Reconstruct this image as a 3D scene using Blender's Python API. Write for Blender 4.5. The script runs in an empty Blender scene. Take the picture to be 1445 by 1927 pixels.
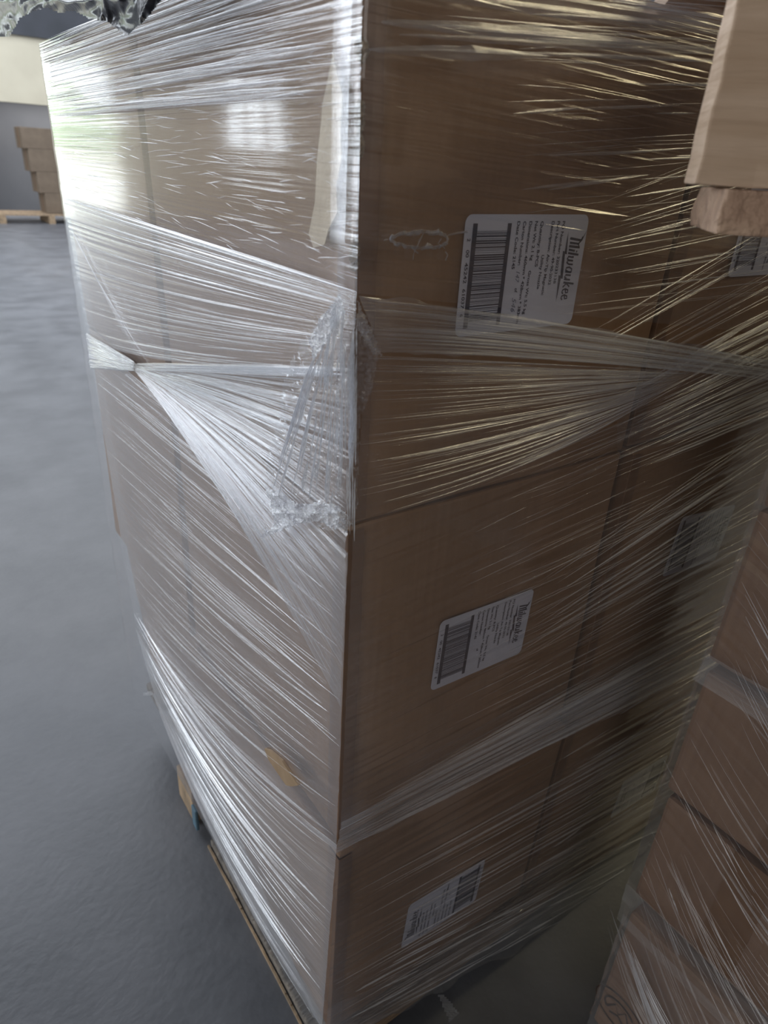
import bpy, bmesh, math, random
from mathutils import Vector, Matrix, noise
S = bpy.context.scene
C = S.collection
random.seed(7)
PI = math.pi
# ------------------------------------------------------------------ camera
ZB = .13                                   # deck height of the pallet
F = 1278.4
CAM = Vector((-.28615, -.43924, 1.14973 + ZB))
yaw, pit, rol = .929262, .470663, .062345
fw = Vector((math.cos(pit)*math.cos(yaw), math.cos(pit)*math.sin(yaw), -math.sin(pit)))
r0 = Vector((math.sin(yaw), -math.cos(yaw), 0)); u0 = r0.cross(fw)
rt = math.cos(rol)*r0 + math.sin(rol)*u0; up = -math.sin(rol)*r0 + math.cos(rol)*u0
cd = bpy.data.cameras.new('camera'); cam = bpy.data.objects.new('camera', cd); C.objects.link(cam)
m = Matrix((rt, up, -fw)).transposed().to_4x4(); m.translation = CAM; cam.matrix_world = m
cd.sensor_fit = 'HORIZONTAL'; cd.sensor_width = 36; cd.lens = F/1445*36
cd.clip_start = .02; cd.clip_end = 200
cd.dof.use_dof = True; cd.dof.focus_distance = .72; cd.dof.aperture_fstop = 11
S.camera = cam
# ------------------------------------------------------------------ light
S.view_settings.view_transform = 'Standard'; S.view_settings.look = 'None'
S.view_settings.gamma = 1; S.view_settings.use_curve_mapping = False
S.view_settings.exposure = 0.0
try:
    S.cycles.transparent_max_bounces = 40
    S.cycles.max_bounces = 10
except Exception: pass
W = bpy.data.worlds.new('daylight'); S.world = W; W.use_nodes = True
bg = W.node_tree.nodes['Background']; bg.inputs[0].default_value = (.86, .94, 1, 1); bg.inputs[1].default_value = 5.5
def area(name, loc, target, sx, sy, power, col):
    d = bpy.data.lights.new(name, 'AREA'); d.shape = 'RECTANGLE'; d.size = sx; d.size_y = sy
    d.energy = power; d.color = col
    o = bpy.data.objects.new(name, d); C.objects.link(o); o.location = loc
    v = Vector(target) - Vector(loc); o.rotation_euler = v.to_track_quat('-Z', 'Y').to_euler()
    return o
area('daylight_dock_door', (-7.8, 7.0, 2.3), (0, 4.0, 1.0), 7.0, 3.8, 860, (.82, .90, 1))
area('overhead_soft_fill', (0.5, 9.0, 5.1), (.5, 9, 0), 12, 10, 1300, (.88, .93, 1))  # added soft fill below a closed ceiling; no roof panels are built
area('alcove_fill', (3.6, 16.0, 2.15), (3.6, 16, 0), 3.0, .8, 70, (1, .95, .9))  # fill light added under the alcove ceiling to brighten its inside
area('daylight_warm_window', (7.8, -4.4, 4.3), (0, 0, 1.0), 2.4, .7, 60, (1, .84, .50))
area('warm_roof_panel', (3.4, -.9, 5.1), (1.3, -.1, .3), 2.0, 1.2, 100, (1, .86, .55))
area('side_gap_fill', (-7.7, -1.8, 2.2), (.5, -.3, .6), 3.2, 2.6, 125, (1, .96, .92))  # fill added to reach the gap and neighbouring load; the wall is closed
area('rear_area_light', (-3.5, -7.6, 3.6), (0, 0, .8), 6.0, 3.0, 120, (1, .95, .9))  # unseen area light before the closed front wall; no door is built
# ------------------------------------------------------------------ helpers
def at(px, py, ax, v):
    """a point of the photograph pushed out to the plane axis = v"""
    d = fw + (px-722.5)/F*rt - (py-963.5)/F*up
    return CAM + d*((v - CAM[ax])/d[ax])
def link(name, me, mat=None, parent=None, loc=None):
    o = bpy.data.objects.new(name, me); C.objects.link(o)
    if mat:
        for x in (mat if isinstance(mat, (list, tuple)) else [mat]): me.materials.append(x)
    if parent: o.parent = parent
    if loc: o.location = loc
    return o
def tag(o, label=None, cat=None, group=None, kind=None):
    if label: o['label'] = label
    if cat: o['category'] = cat
    if group: o['group'] = group
    if kind: o['kind'] = kind
    return o
def empty(name, loc, rz=0):
    o = bpy.data.objects.new(name, None); C.objects.link(o); o.location = loc; o.rotation_euler = (0, 0, rz)
    o.empty_display_size = .05
    return o
def pymesh(name, vs, fs, smooth=False):
    me = bpy.data.meshes.new(name); me.from_pydata([tuple(v) for v in vs], [], fs); me.update()
    if smooth:
        for p in me.polygons: p.use_smooth = True
    return me
def bm_box(bm, x0, x1, y0, y1, z0, z1, bev=0):
    r = bmesh.ops.create_cube(bm, size=1)
    for v in r['verts']:
        v.co = Vector(((x0+x1)/2 + v.co.x*(x1-x0), (y0+y1)/2 + v.co.y*(y1-y0), (z0+z1)/2 + v.co.z*(z1-z0)))
    if bev:
        es = list({e for v in r['verts'] for e in v.link_edges})
        bmesh.ops.bevel(bm, geom=es, offset=bev, segments=2, affect='EDGES', profile=.6)
def fin(bm, name, smooth=False):
    me = bpy.data.meshes.new(name); bm.to_mesh(me); bm.free()
    if smooth:
        for p in me.polygons: p.use_smooth = True
    return me
def boxobj(name, x0, x1, y0, y1, z0, z1, mat, parent=None, bev=0):
    bm = bmesh.new(); bm_box(bm, x0, x1, y0, y1, z0, z1, bev)
    return link(name, fin(bm, name), mat, parent)
# ------------------------------------------------------------------ materials
def newmat(name):
    mt = bpy.data.materials.new(name); mt.use_nodes = True; nt = mt.node_tree; nt.nodes.clear()
    out = nt.nodes.new('ShaderNodeOutputMaterial')
    return mt, nt, out
def N(nt, t, **k):
    n = nt.nodes.new(t)
    for a, b in k.items():
        if a.startswith('i_'):
            n.inputs[a[2:].replace('_', ' ')].default_value = b
        else: setattr(n, a, b)
    return n
def principled(name, col, rough=.6, metal=0, var=None, scale=8, stretch=(1, 1, 1), bump=0, bscale=60, spec=.5, detail=5, ramp=(.35, .65)):
    mt, nt, out = newmat(name); L = nt.links
    b = N(nt, 'ShaderNodeBsdfPrincipled'); L.new(b.outputs[0], out.inputs[0])
    b.inputs['Base Color'].default_value = (*col, 1); b.inputs['Roughness'].default_value = rough
    b.inputs['Metallic'].default_value = metal; b.inputs['Specular IOR Level'].default_value = spec
    tc = N(nt, 'ShaderNodeTexCoord'); mp = N(nt, 'ShaderNodeMapping'); mp.inputs['Scale'].default_value = stretch
    L.new(tc.outputs['Object'], mp.inputs[0])
    if var:
        n = N(nt, 'ShaderNodeTexNoise'); n.inputs['Scale'].default_value = scale; n.inputs['Detail'].default_value = detail
        r = N(nt, 'ShaderNodeValToRGB'); r.color_ramp.elements[0].position = ramp[0]; r.color_ramp.elements[1].position = ramp[1]
        r.color_ramp.elements[0].color = (*col, 1); r.color_ramp.elements[1].color = (*var, 1)
        L.new(mp.outputs[0], n.inputs['Vector']); L.new(n.outputs[0], r.inputs[0]); L.new(r.outputs[0], b.inputs['Base Color'])
    if bump:
        n = N(nt, 'ShaderNodeTexNoise'); n.inputs['Scale'].default_value = bscale; n.inputs['Detail'].default_value = 4
        bp = N(nt, 'ShaderNodeBump'); bp.inputs['Strength'].default_value = bump; bp.inputs['Distance'].default_value = .01
        L.new(mp.outputs[0], n.inputs['Vector']); L.new(n.outputs[0], bp.inputs['Height']); L.new(bp.outputs[0], b.inputs['Normal'])
    return mt
def cardboard(name, c1, c2):
    """kraft liner: faint vertical flute lines, cloudy tone and small fibre flecks"""
    mt, nt, out = newmat(name); L = nt.links
    b = N(nt, 'ShaderNodeBsdfPrincipled'); L.new(b.outputs[0], out.inputs[0])
    b.inputs['Roughness'].default_value = .62; b.inputs['Specular IOR Level'].default_value = .3
    tc = N(nt, 'ShaderNodeTexCoord')
    n1 = N(nt, 'ShaderNodeTexNoise'); n1.inputs['Scale'].default_value = 7; n1.inputs['Detail'].default_value = 6
    mp = N(nt, 'ShaderNodeMapping'); mp.inputs['Scale'].default_value = (160, 160, 3)
    n2 = N(nt, 'ShaderNodeTexNoise'); n2.inputs['Scale'].default_value = 1; n2.inputs['Detail'].default_value = 2
    n3 = N(nt, 'ShaderNodeTexNoise'); n3.inputs['Scale'].default_value = 420; n3.inputs['Detail'].default_value = 2
    L.new(tc.outputs['Object'], n1.inputs['Vector']); L.new(tc.outputs['Object'], mp.inputs[0]); L.new(mp.outputs[0], n2.inputs['Vector'])
    L.new(tc.outputs['Object'], n3.inputs['Vector'])
    a1 = N(nt, 'ShaderNodeMath', operation='MULTIPLY'); a1.inputs[1].default_value = .6; L.new(n1.outputs[0], a1.inputs[0])
    a2 = N(nt, 'ShaderNodeMath', operation='MULTIPLY_ADD'); a2.inputs[1].default_value = .25; L.new(n2.outputs[0], a2.inputs[0]); L.new(a1.outputs[0], a2.inputs[2])
    a3 = N(nt, 'ShaderNodeMath', operation='MULTIPLY_ADD'); a3.inputs[1].default_value = .15; L.new(n3.outputs[0], a3.inputs[0]); L.new(a2.outputs[0], a3.inputs[2])
    r = N(nt, 'ShaderNodeValToRGB'); r.color_ramp.elements[0].position = .36; r.color_ramp.elements[1].position = .64
    r.color_ramp.elements[0].color = (*c1, 1); r.color_ramp.elements[1].color = (*c2, 1)
    L.new(a3.outputs[0], r.inputs[0]); L.new(r.outputs[0], b.inputs['Base Color'])
    bp = N(nt, 'ShaderNodeBump'); bp.inputs['Strength'].default_value = .25; bp.inputs['Distance'].default_value = .002
    L.new(a3.outputs[0], bp.inputs['Height']); L.new(bp.outputs[0], b.inputs['Normal'])
    return mt
def film(name, haze, rough=.13, tint=(.985, .985, .99), white=(.80, .84, .92), bump=.25, bs=(30, 30, 30), gl=1.6, hazevar=.5, transl=.3):
    """clear stretch film: see-through, milky by its thickness, glossy by Fresnel"""
    mt, nt, out = newmat(name); L = nt.links
    tr = N(nt, 'ShaderNodeBsdfTransparent'); tr.inputs[0].default_value = (*tint, 1)
    df = N(nt, 'ShaderNodeBsdfDiffuse'); df.inputs[0].default_value = (*white, 1)
    tl = N(nt, 'ShaderNodeBsdfTranslucent'); tl.inputs[0].default_value = (*white, 1)
    md = N(nt, 'ShaderNodeMixShader'); md.inputs[0].default_value = transl; L.new(df.outputs[0], md.inputs[1]); L.new(tl.outputs[0], md.inputs[2])
    gs = N(nt, 'ShaderNodeBsdfGlossy'); gs.inputs[0].default_value = (1, 1, 1, 1); gs.inputs['Roughness'].default_value = rough
    tc = N(nt, 'ShaderNodeTexCoord'); mp = N(nt, 'ShaderNodeMapping'); mp.inputs['Scale'].default_value = bs
    n1 = N(nt, 'ShaderNodeTexNoise'); n1.inputs['Scale'].default_value = 1; n1.inputs['Detail'].default_value = 5
    L.new(tc.outputs['UV'], mp.inputs[0]); L.new(mp.outputs[0], n1.inputs['Vector'])
    mr = N(nt, 'ShaderNodeMapRange'); mr.inputs[1].default_value = .3; mr.inputs[2].default_value = .72
    mr.inputs[3].default_value = haze*(1-hazevar); mr.inputs[4].default_value = haze*(1+hazevar)
    L.new(n1.outputs[0], mr.inputs[0])
    m1 = N(nt, 'ShaderNodeMixShader'); L.new(mr.outputs[0], m1.inputs[0]); L.new(tr.outputs[0], m1.inputs[1]); L.new(md.outputs[0], m1.inputs[2])
    bp = N(nt, 'ShaderNodeBump'); bp.inputs['Strength'].default_value = bump; bp.inputs['Distance'].default_value = .002
    L.new(n1.outputs[0], bp.inputs['Height']); L.new(bp.outputs[0], gs.inputs['Normal'])
    lw = N(nt, 'ShaderNodeFresnel'); lw.inputs[0].default_value = 1.45; L.new(bp.outputs[0], lw.inputs['Normal'])
    # a film has no inside: flip the back side's index so it mirrors like the front
    ge = N(nt, 'ShaderNodeNewGeometry'); mi = N(nt, 'ShaderNodeMix'); mi.data_type = 'FLOAT'
    mi.inputs[2].default_value = 1.45; mi.inputs[3].default_value = 1/1.45
    L.new(ge.outputs['Backfacing'], mi.inputs[0]); L.new(mi.outputs[0], lw.inputs[0])
    k = N(nt, 'ShaderNodeMath', operation='MULTIPLY', use_clamp=True); k.inputs[1].default_value = gl; L.new(lw.outputs[0], k.inputs[0])
    kk = N(nt, 'ShaderNodeMath', operation='MINIMUM'); kk.inputs[1].default_value = .62; L.new(k.outputs[0], kk.inputs[0])
    m2 = N(nt, 'ShaderNodeMixShader'); L.new(kk.outputs[0], m2.inputs[0]); L.new(m1.outputs[0], m2.inputs[1]); L.new(gs.outputs[0], m2.inputs[2])
    L.new(m2.outputs[0], out.inputs[0])
    return mt
M = {}
M['card'] = cardboard('kraft_cardboard', (.235, .135, .068), (.30, .18, .098))
M['card_hazed'] = cardboard('kraft_cardboard_hazed', (.15, .115, .085), (.20, .155, .115))  # greyed kraft: the haze of distance is put into its colour
M['card2'] = cardboard('kraft_cardboard_neighbour', (.20, .12, .078), (.26, .165, .11))
M['tape'] = principled('brown_packing_tape', (.17, .09, .045), .28, var=(.2, .11, .055), scale=20)
M['cream'] = principled('torn_liner_tape_sheen', (.62, .52, .38), .6, var=(.5, .4, .28), scale=30, bump=.2)  # pale colour holds the clear tape's sheen as well as torn paper
M['flute'] = principled('crushed_flute_edge', (.33, .27, .20), .8, var=(.2, .15, .1), scale=60, bump=.6, bscale=200)
M['label'] = principled('label_paper', (.60, .62, .72), .5, var=(.56, .58, .68), scale=12)
M['ink'] = principled('label_ink', (.02, .02, .045), .5)
M['pen'] = principled('ballpoint_ink', (.16, .17, .24), .5)
M['mark'] = principled('printed_mark', (.05, .035, .03), .6)
M['wood'] = principled('pale_pallet_wood', (.62, .47, .35), .75, var=(.50, .36, .25), scale=4, stretch=(1.5, 1.5, 16), bump=.3, bscale=14)
M['wood_end'] = principled('sawn_board_edge', (.56, .40, .29), .8, var=(.42, .28, .2), scale=40, bump=.9, bscale=70)
M['knot'] = principled('dark_stain', (.12, .11, .11), .8)
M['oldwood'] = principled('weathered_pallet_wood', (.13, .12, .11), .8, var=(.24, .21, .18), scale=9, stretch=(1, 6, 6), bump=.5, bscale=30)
M['rawwood'] = principled('raw_wood_edge', (.42, .30, .19), .8, var=(.24, .18, .12), scale=20, bump=.4)
M['edgewood'] = principled('brown_splintered_board', (.16, .105, .065), .8, var=(.27, .19, .12), scale=30, stretch=(1, 4, 4), bump=.8, bscale=80)
M['sliver'] = principled('torn_kraft', (.34, .24, .15), .7, var=(.28, .19, .11), scale=40)
M['blue'] = principled('blue_paint', (.09, .17, .23), .7, var=(.07, .12, .16), scale=14)
M['concrete'] = None
def floor_mat():
    mt, nt, out = newmat('power_trowelled_concrete'); L = nt.links
    b = N(nt, 'ShaderNodeBsdfPrincipled'); L.new(b.outputs[0], out.inputs[0])
    tc = N(nt, 'ShaderNodeTexCoord')
    n1 = N(nt, 'ShaderNodeTexNoise'); n1.inputs['Scale'].default_value = 3.2; n1.inputs['Detail'].default_value = 9; n1.inputs['Roughness'].default_value = .6
    n2 = N(nt, 'ShaderNodeTexNoise'); n2.inputs['Scale'].default_value = 60; n2.inputs['Detail'].default_value = 4
    L.new(tc.outputs['Object'], n1.inputs['Vector']); L.new(tc.outputs['Object'], n2.inputs['Vector'])
    r = N(nt, 'ShaderNodeValToRGB'); r.color_ramp.elements[0].position = .35; r.color_ramp.elements[1].position = .68
    r.color_ramp.elements[0].color = (.080, .085, .098, 1); r.color_ramp.elements[1].color = (.142, .148, .165, 1)
    L.new(n1.outputs[0], r.inputs[0]); L.new(r.outputs[0], b.inputs['Base Color'])
    v = N(nt, 'ShaderNodeMapRange'); v.inputs[3].default_value = .34; v.inputs[4].default_value = .55; L.new(n1.outputs[0], v.inputs[0]); L.new(v.outputs[0], b.inputs['Roughness'])
    bp = N(nt, 'ShaderNodeBump'); bp.inputs['Strength'].default_value = .25; bp.inputs['Distance'].default_value = .003
    L.new(n2.outputs[0], bp.inputs['Height']); L.new(bp.outputs[0], b.inputs['Normal'])
    return mt
M['concrete'] = floor_mat()
M['wall'] = principled('beige_wall', (.62, .58, .46), .8, var=(.56, .52, .41), scale=2)
M['dark'] = principled('dark_steel', (.05, .055, .07), .6, var=(.035, .04, .05), scale=2)
M['dim'] = principled('grey_back_room', (.16, .17, .19), .8, var=(.13, .14, .16), scale=1)
M['leaf'] = principled('hedge_leaves', (.17, .24, .13), .8, var=(.40, .46, .32), scale=5)
M['yard'] = principled('bright_yard_concrete', (.6, .58, .52), .8)
M['film_base'] = film('stretch_film_single', .03, rough=.05, bump=.03, bs=(9, 60, 1), gl=1.1)
M['film_thin'] = film('stretch_film_thin', .05, rough=.09, bump=.08, bs=(6, 160, 1), gl=1.4)
M['film_mid'] = film('stretch_film_layered', .13, rough=.2, bump=.2, bs=(6, 200, 1), gl=1.4)
M['film_fan'] = film('stretch_film_fan', .09, rough=.22, bump=.2, bs=(6, 200, 1), gl=1.2)
M['film_dense'] = film('stretch_film_gathered', .20, rough=.36, bump=.2, bs=(5, 160, 1), gl=1.1)
M['fold'] = film('stretch_film_fold', .19, rough=.22, bump=.2, bs=(4, 2, 1), gl=1.7, hazevar=.6)
M['crumple'] = film('stretch_film_crumpled', .09, rough=.16, bump=.2, bs=(40, 40, 1), gl=1.0, hazevar=.9)
M['glint'] = film('stretch_film_sharp_crease', .5, rough=.16, bump=.2, bs=(6, 3, 1), gl=2, hazevar=.6)
M['fray'] = film('stretch_film_frayed', .5, rough=.2, bump=.5, bs=(60, 60, 1), gl=2, hazevar=.5)
M['cover'] = principled('dark_plastic_cover', (.010, .011, .015), .24, var=(.035, .036, .045), scale=9, spec=.28, bump=.3, bscale=25)
# ------------------------------------------------------------------ the hall
YB = 15.0
f_ = boxobj('floor', -8.2, 9.2, -8.2, YB+.2, -.2, 0, M['concrete']); tag(f_, kind='structure')
bm = bmesh.new()
for a in [(-8.2, -4.2, 0, 1.55), (-8.2, -8.05, 1.55, 2.95), (-6.4, -4.2, 1.55, 2.95), (-2.0, 1.3, 0, 2.95), (-4.2, -2, 2.75, 2.95), (6.0, 9.2, 0, 2.95), (1.3, 6.0, 1.92, 2.95)]:
    bm_box(bm, a[0], a[1], YB, YB+.2, a[2], a[3])
tag(link('wall_back', fin(bm, 'wall_back'), M['wall']), kind='structure')
bm = bmesh.new(); bm_box(bm, -8.2, 9.2, YB-.06, YB+.2, 2.95, 5.2); tag(link('trim_1', fin(bm, 'trim'), M['dark']), kind='structure')
bm = bmesh.new()
for i in range(4): bm_box(bm, -7.95+i*.47, -7.88+i*.47, YB+.05, YB+.12, 1.55, 2.95)
bm_box(bm, -8.05, -6.4, YB+.05, YB+.12, 2.2, 2.26)
tag(link('window_1', fin(bm, 'window'), M['dark']), kind='structure')
bm = bmesh.new()
bm_box(bm, 1.3, 6, YB+1.9, YB+2.0, 0, 2.2); bm_box(bm, 1.2, 1.3, YB+.2, YB+2, 0, 2.2); bm_box(bm, 6, 6.1, YB+.2, YB+2, 0, 2.2); bm_box(bm, 1.2, 6.1, YB+.2, YB+2, 2.2, 2.3)
bm_box(bm, 1.2, 6.1, YB+.2, YB+2, -.1, 0)
tag(link('wall_alcove', fin(bm, 'alcove'), M['dim']), kind='structure')
tag(boxobj('wall_left', -8.2, -8.0, -8.2, YB, 0, 5.2, M['wall']), kind='structure')
tag(boxobj('wall_right', 9.0, 9.2, -8.2, YB, 0, 5.2, M['dark']), kind='structure')
tag(boxobj('wall_front', -8.2, 9.2, -8.2, -8.0, 0, 5.2, M['dark']), kind='structure')
tag(boxobj('ceiling', -8.2, 9.2, -8.2, YB+.2, 5.2, 5.4, M['dark']), kind='structure')
tag(boxobj('ground_yard', -30, 1.1, YB+.2, 60, -.25, -.02, M['yard']), kind='structure')
def lump(name, cx, cy, cz, rx, ry, rz, mat, amp=.25, fr=2.2, sub=4):
    bm = bmesh.new(); bmesh.ops.create_icosphere(bm, subdivisions=sub, radius=1)
    for v in bm.verts:
        n = noise.noise(v.co*fr + Vector((cx, cy, 0))) + .5*noise.noise(v.co*fr*3)
        v.co *= 1 + amp*n; v.co = Vector((v.co.x*rx, v.co.y*ry, v.co.z*rz))
    return link(name, fin(bm, name, True), mat, None, (cx, cy, cz))
tag(boxobj('wall_yard', -30, 1, 33, 33.3, -.02, 1.3, M['yard']), kind='structure')
tag(lump('hedge', -6.5, 34.6, 1.75, 5.5, 1.1, 1.5, M['leaf'], .3, 5), 'green hedge out in the daylight beyond the doorway', 'hedge')
# distant stacked cartons seen in the dark opening
def simple_carton(x0, x1, y0, y1, z0, z1, label, group=None, mat='card', rz=0):
    r = empty('cardboard_carton', ((x0+x1)/2, (y0+y1)/2, z0), rz); tag(r, label, 'carton', group)
    w, d, h = x1-x0, y1-y0, z1-z0
    boxobj('carton_body', -w/2, w/2, -d/2, d/2, 0, h, M[mat], r, .01)
    boxobj('packing_tape', -w/2-.002, w/2+.002, -.03, .03, h*.05, h+.002, M['tape'], r)
    return r
zz = .16
for i, (h, dx, w) in enumerate([(.34, .10, .85), (.34, .02, .9), (.36, -.06, .95), (.33, -.13, 1.0)]):
    simple_carton(2.42+dx, 2.42+dx+w, 14.1, 14.7, zz, zz+h, ['bottom', 'second lowest', 'second highest', 'topmost'][i] + ' carton of the distant stepped stack left of the wrapped pallet', 'distant cartons in the dark opening', 'card_hazed')
    zz += h
t = empty('wooden_pallet', (2.55, 14.35, 0)); tag(t, 'far low pallet under the distant stepped stack of cartons', 'pallet')
bm = bmesh.new()
for k in range(5): bm_box(bm, -.9, .9, -.4+k*.18, -.4+k*.18+.12, .135, .16)
link('deck_boards', fin(bm, 'deck'), M['rawwood'], t)
for k in (-.85, -.05, .75): boxobj('stringer', k, k+.1, -.4, .44, 0, .135, M['rawwood'], t)
b = boxobj('paper_parcel', -.3, .3, -.2, .2, 0, .16, M['label'], None, .02); b.location = (1.85, 14.7, .0); b.location=(1.15, 13.4, 0); tag(b, 'flat white parcel on the floor at the far left wall', 'parcel')
# ------------------------------------------------------------------ main cartons
A, CD, H = .3959, .4557, .428
LV = [0, .428, .8555, 1.2859]
OFF = [(.0166, .0188), (.0107, .0059), (.0156, .0169), (.002, .002)]
def txt_mesh(s, x, y, w, h, bold=0, shear=0):
    cu = bpy.data.curves.new('t', 'FONT'); cu.body = s; cu.size = 1; cu.offset = bold; cu.shear = shear; cu.resolution_u = 3
    o = bpy.data.objects.new('t', cu); C.objects.link(o)
    dg = bpy.context.evaluated_depsgraph_get(); me = bpy.data.meshes.new_from_object(o.evaluated_get(dg))
    C.objects.unlink(o); bpy.data.objects.remove(o)
    xs = [v.co.x for v in me.vertices]; x0, x1 = min(xs), max(xs)
    sx = w/(x1-x0) if w else h
    vs = [((v.co.x-x0)*sx + x, v.co.y*h/.7 + y) for v in me.vertices]
    fs = [tuple(p.vertices) for p in me.polygons]
    return vs, fs
class Flat:
    def __init__(s): s.v = []; s.f = []
    def add(s, vs, fs):
        k = len(s.v); s.v += vs; s.f += [tuple(i+k for i in f) for f in fs]
    def rect(s, x0, x1, y0, y1): s.add([(x0, y0), (x1, y0), (x1, y1), (x0, y1)], [(0, 1, 2, 3)])
    def poly(s, pts): s.add(list(pts), [tuple(range(len(pts)))])
    def stroke(s, pts, w):
        pts = [Vector(p) for p in pts]; vs = []; fs = []
        for i, p in enumerate(pts):
            d = (pts[min(i+1, len(pts)-1)] - pts[max(i-1, 0)]).normalized(); n = Vector((-d.y, d.x))*w/2
            vs += [tuple(p+n), tuple(p-n)]
        for i in range(len(pts)-1): fs.append((2*i, 2*i+1, 2*i+3, 2*i+2))
        s.add(vs, fs)
LW, LH = .0975, .149          # reading frame: text runs along the short side
def design(handwriting):
    """label laid out upright in its own reading frame, x along the text, y up"""
    k = Flat(); pen = Flat()
    X = lambda a: a*LW
    Y = lambda b: b*LH
    k.rect(X(.07), X(.93), Y(.055), Y(.088)); k.rect(X(.07), X(.93), Y(.315), Y(.345))
    rnd = random.Random(3); a = .13
    while a < .885:
        w = rnd.choice([.004, .004, .007, .013]); k.rect(X(a), X(a+w), Y(.085), Y(.318)); a += w + rnd.choice([.006, .008, .012, .005])
    for s, a0, a1, bb in [('2', .185, .21, .022), ('00', .275, .335, .022), ('45242', .375, .545, .022), ('61037', .59, .755, .022), ('6', .80, .825, .022)]:
        k.add(*txt_mesh(s, X(a0), Y(bb), X(a1-a0), .0034, bold=.02))
    for s, a0, a1, bb in [('PO Number: 320233138', .055, .60, .765), ('Part Number: 49-90-2032', .055, .61, .72), ('Description: Air-Tip Magnetic', .055, .70, .672),
                          ('Utility Nozzle', .34, .64, .625), ('Quantity: 8-PCS', .055, .44, .58), ('Net Wt: 2.1 kg', .055, .385, .532), ('Gross Wt: 5.5 kg', .47, .86, .532),
                          ('Dimensions: 460mm * 428mm * 383mm', .055, .94, .484), ('Carton Number:', .055, .42, .436), ('of', .615, .655, .436), ('Date Code: 2145', .055, .45, .388)]:
        k.add(*txt_mesh(s, X(a0), Y(bb), X(a1-a0), .0033, bold=.022))
    if handwriting:
        pen.add(*txt_mesh('147', X(.47), Y(.428), X(.10), .0048, shear=.3)); pen.add(*txt_mesh('546', X(.70), Y(.424), X(.13), .0052, shear=.3))
    # brush-script word mark: hand-drawn slanted strokes with a lightning bolt under it
    g = Flat(); w = .13
    def st(*p, w=w): g.stroke(p, w)
    st((.0, 1.35), (.35, 1.2), w=.10); st((.28, 1.22), (.10, .02), w=.17); st((.30, 1.22), (.52, .98), (.42, .05), w=.15); st((.50, .98), (.78, 1.2), (.66, .02), w=.17)
    g.poly([(-.55, 1.75), (.38, 1.18), (.30, 1.35), (.12, 1.42)])
    x = .92
    st((x+.10, .72), (x, .05), w=.15); g.rect(x+.08, x+.22, .88, 1.0)                        # i
    x = 1.16; st((x+.16, 1.2), (x, .03), w=.15)                                              # l
    x = 1.42; st((x+.06, .72), (x, .12), (x+.15, .05), (x+.26, .2), (x+.33, .7), w=.13); st((x+.30, .5), (x+.28, .12), (x+.42, .05), (x+.56, .3), (x+.60, .75), w=.13)   # w
    x = 2.2; st((x+.34, .68), (x+.15, .72), (x, .4), (x+.04, .1), (x+.2, .06), (x+.34, .35), w=.13); st((x+.40, .74), (x+.32, .04), w=.14)           # a
    x = 2.76; st((x+.06, .72), (x, .15), (x+.14, .05), (x+.30, .3), w=.13); st((x+.40, .72), (x+.32, .04), w=.14)                                   # u
    x = 3.32; st((x+.16, 1.2), (x, .03), w=.15); st((x+.36, .75), (x+.10, .38), (x+.36, .02), w=.13)                                                # k
    for x in (3.84, 4.30): st((x, .36), (x+.3, .46), (x+.26, .68), (x+.1, .68), (x-.02, .35), (x+.06, .08), (x+.22, .04), (x+.36, .18), w=.12)      # e e
    bx = [(-.35, -.30), (1.25, -.10), (1.2, -.30), (3.05, -.12), (3.0, -.32), (4.75, -.45), (2.75, -.62), (2.8, -.42), (1.0, -.56), (1.05, -.36)]
    g.poly(bx[:3] + bx[8:]); g.poly([bx[2], bx[3], bx[4], bx[7], bx[8]]); g.poly([bx[4], bx[5], bx[6], bx[7]])
    sc = X(.60)/4.9
    k.add([(X(.19)+px*sc, Y(.855)+py*sc*1.05) for px, py in g.v], g.f)
    return k, pen
_paper = None
def label_meshes(hw):
    k, pen = design(hw)
    def lay(fl, name, mat):
        me = pymesh(name, [(x-LW/2, y-LH/2, 0) for x, y in fl.v], fl.f); me.materials.append(mat); return me
    return lay(k, 'label_print', M['ink']), (lay(pen, 'handwriting', M['pen']) if hw else None)
def paper_mesh():
    r = .007; pts = []
    for cx, cy, a0 in [(LW/2-r, LH/2-r, 0), (-LW/2+r, LH/2-r, 90), (-LW/2+r, -LH/2+r, 180), (LW/2-r, -LH/2+r, 270)]:
        for j in range(6): a = math.radians(a0+18*j); pts.append((cx+r*math.cos(a), cy+r*math.sin(a)))
    n = len(pts); vs = [(x, y, 0) for x, y in pts] + [(x, y, .0004) for x, y in pts]
    fs = [tuple(reversed(range(n))), tuple(range(n, 2*n))] + [(i, (i+1) % n, n+(i+1) % n, n+i) for i in range(n)]
    me = pymesh('label_paper', vs, fs); me.materials.append(M['label']); return me
PAPER = paper_mesh(); INK_HW, PEN = label_meshes(True); INK, _ = label_meshes(False)
def put_label(parent, x, y, z, tilt, flip=False, hw=False):
    """x, z = middle of the label on the front face (front faces -y)"""
    # reading right (x) -> world -z, reading up (y) -> world +x, normal (z) -> world -y
    R = Matrix(((0, 1, 0), (0, 0, -1), (-1, 0, 0))).to_4x4()
    if flip: R = Matrix.Rotation(PI, 4, 'Y') @ R
    R = Matrix.Rotation(tilt, 4, 'Y') @ R
    o = bpy.data.objects.new('shipping_label', PAPER); C.objects.link(o); o.parent = parent
    o['label'] = 'white shipping label with barcode and printed word mark'
    o.matrix_local = Matrix.Translation((x, y, z)) @ R
    p = bpy.data.objects.new('label_print', INK_HW if hw else INK); C.objects.link(p); p.parent = o; p.location = (0, 0, .0007)
    if hw: q = bpy.data.objects.new('handwriting', PEN); C.objects.link(q); q.parent = o; q.location = (0, 0, .0008)
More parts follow.
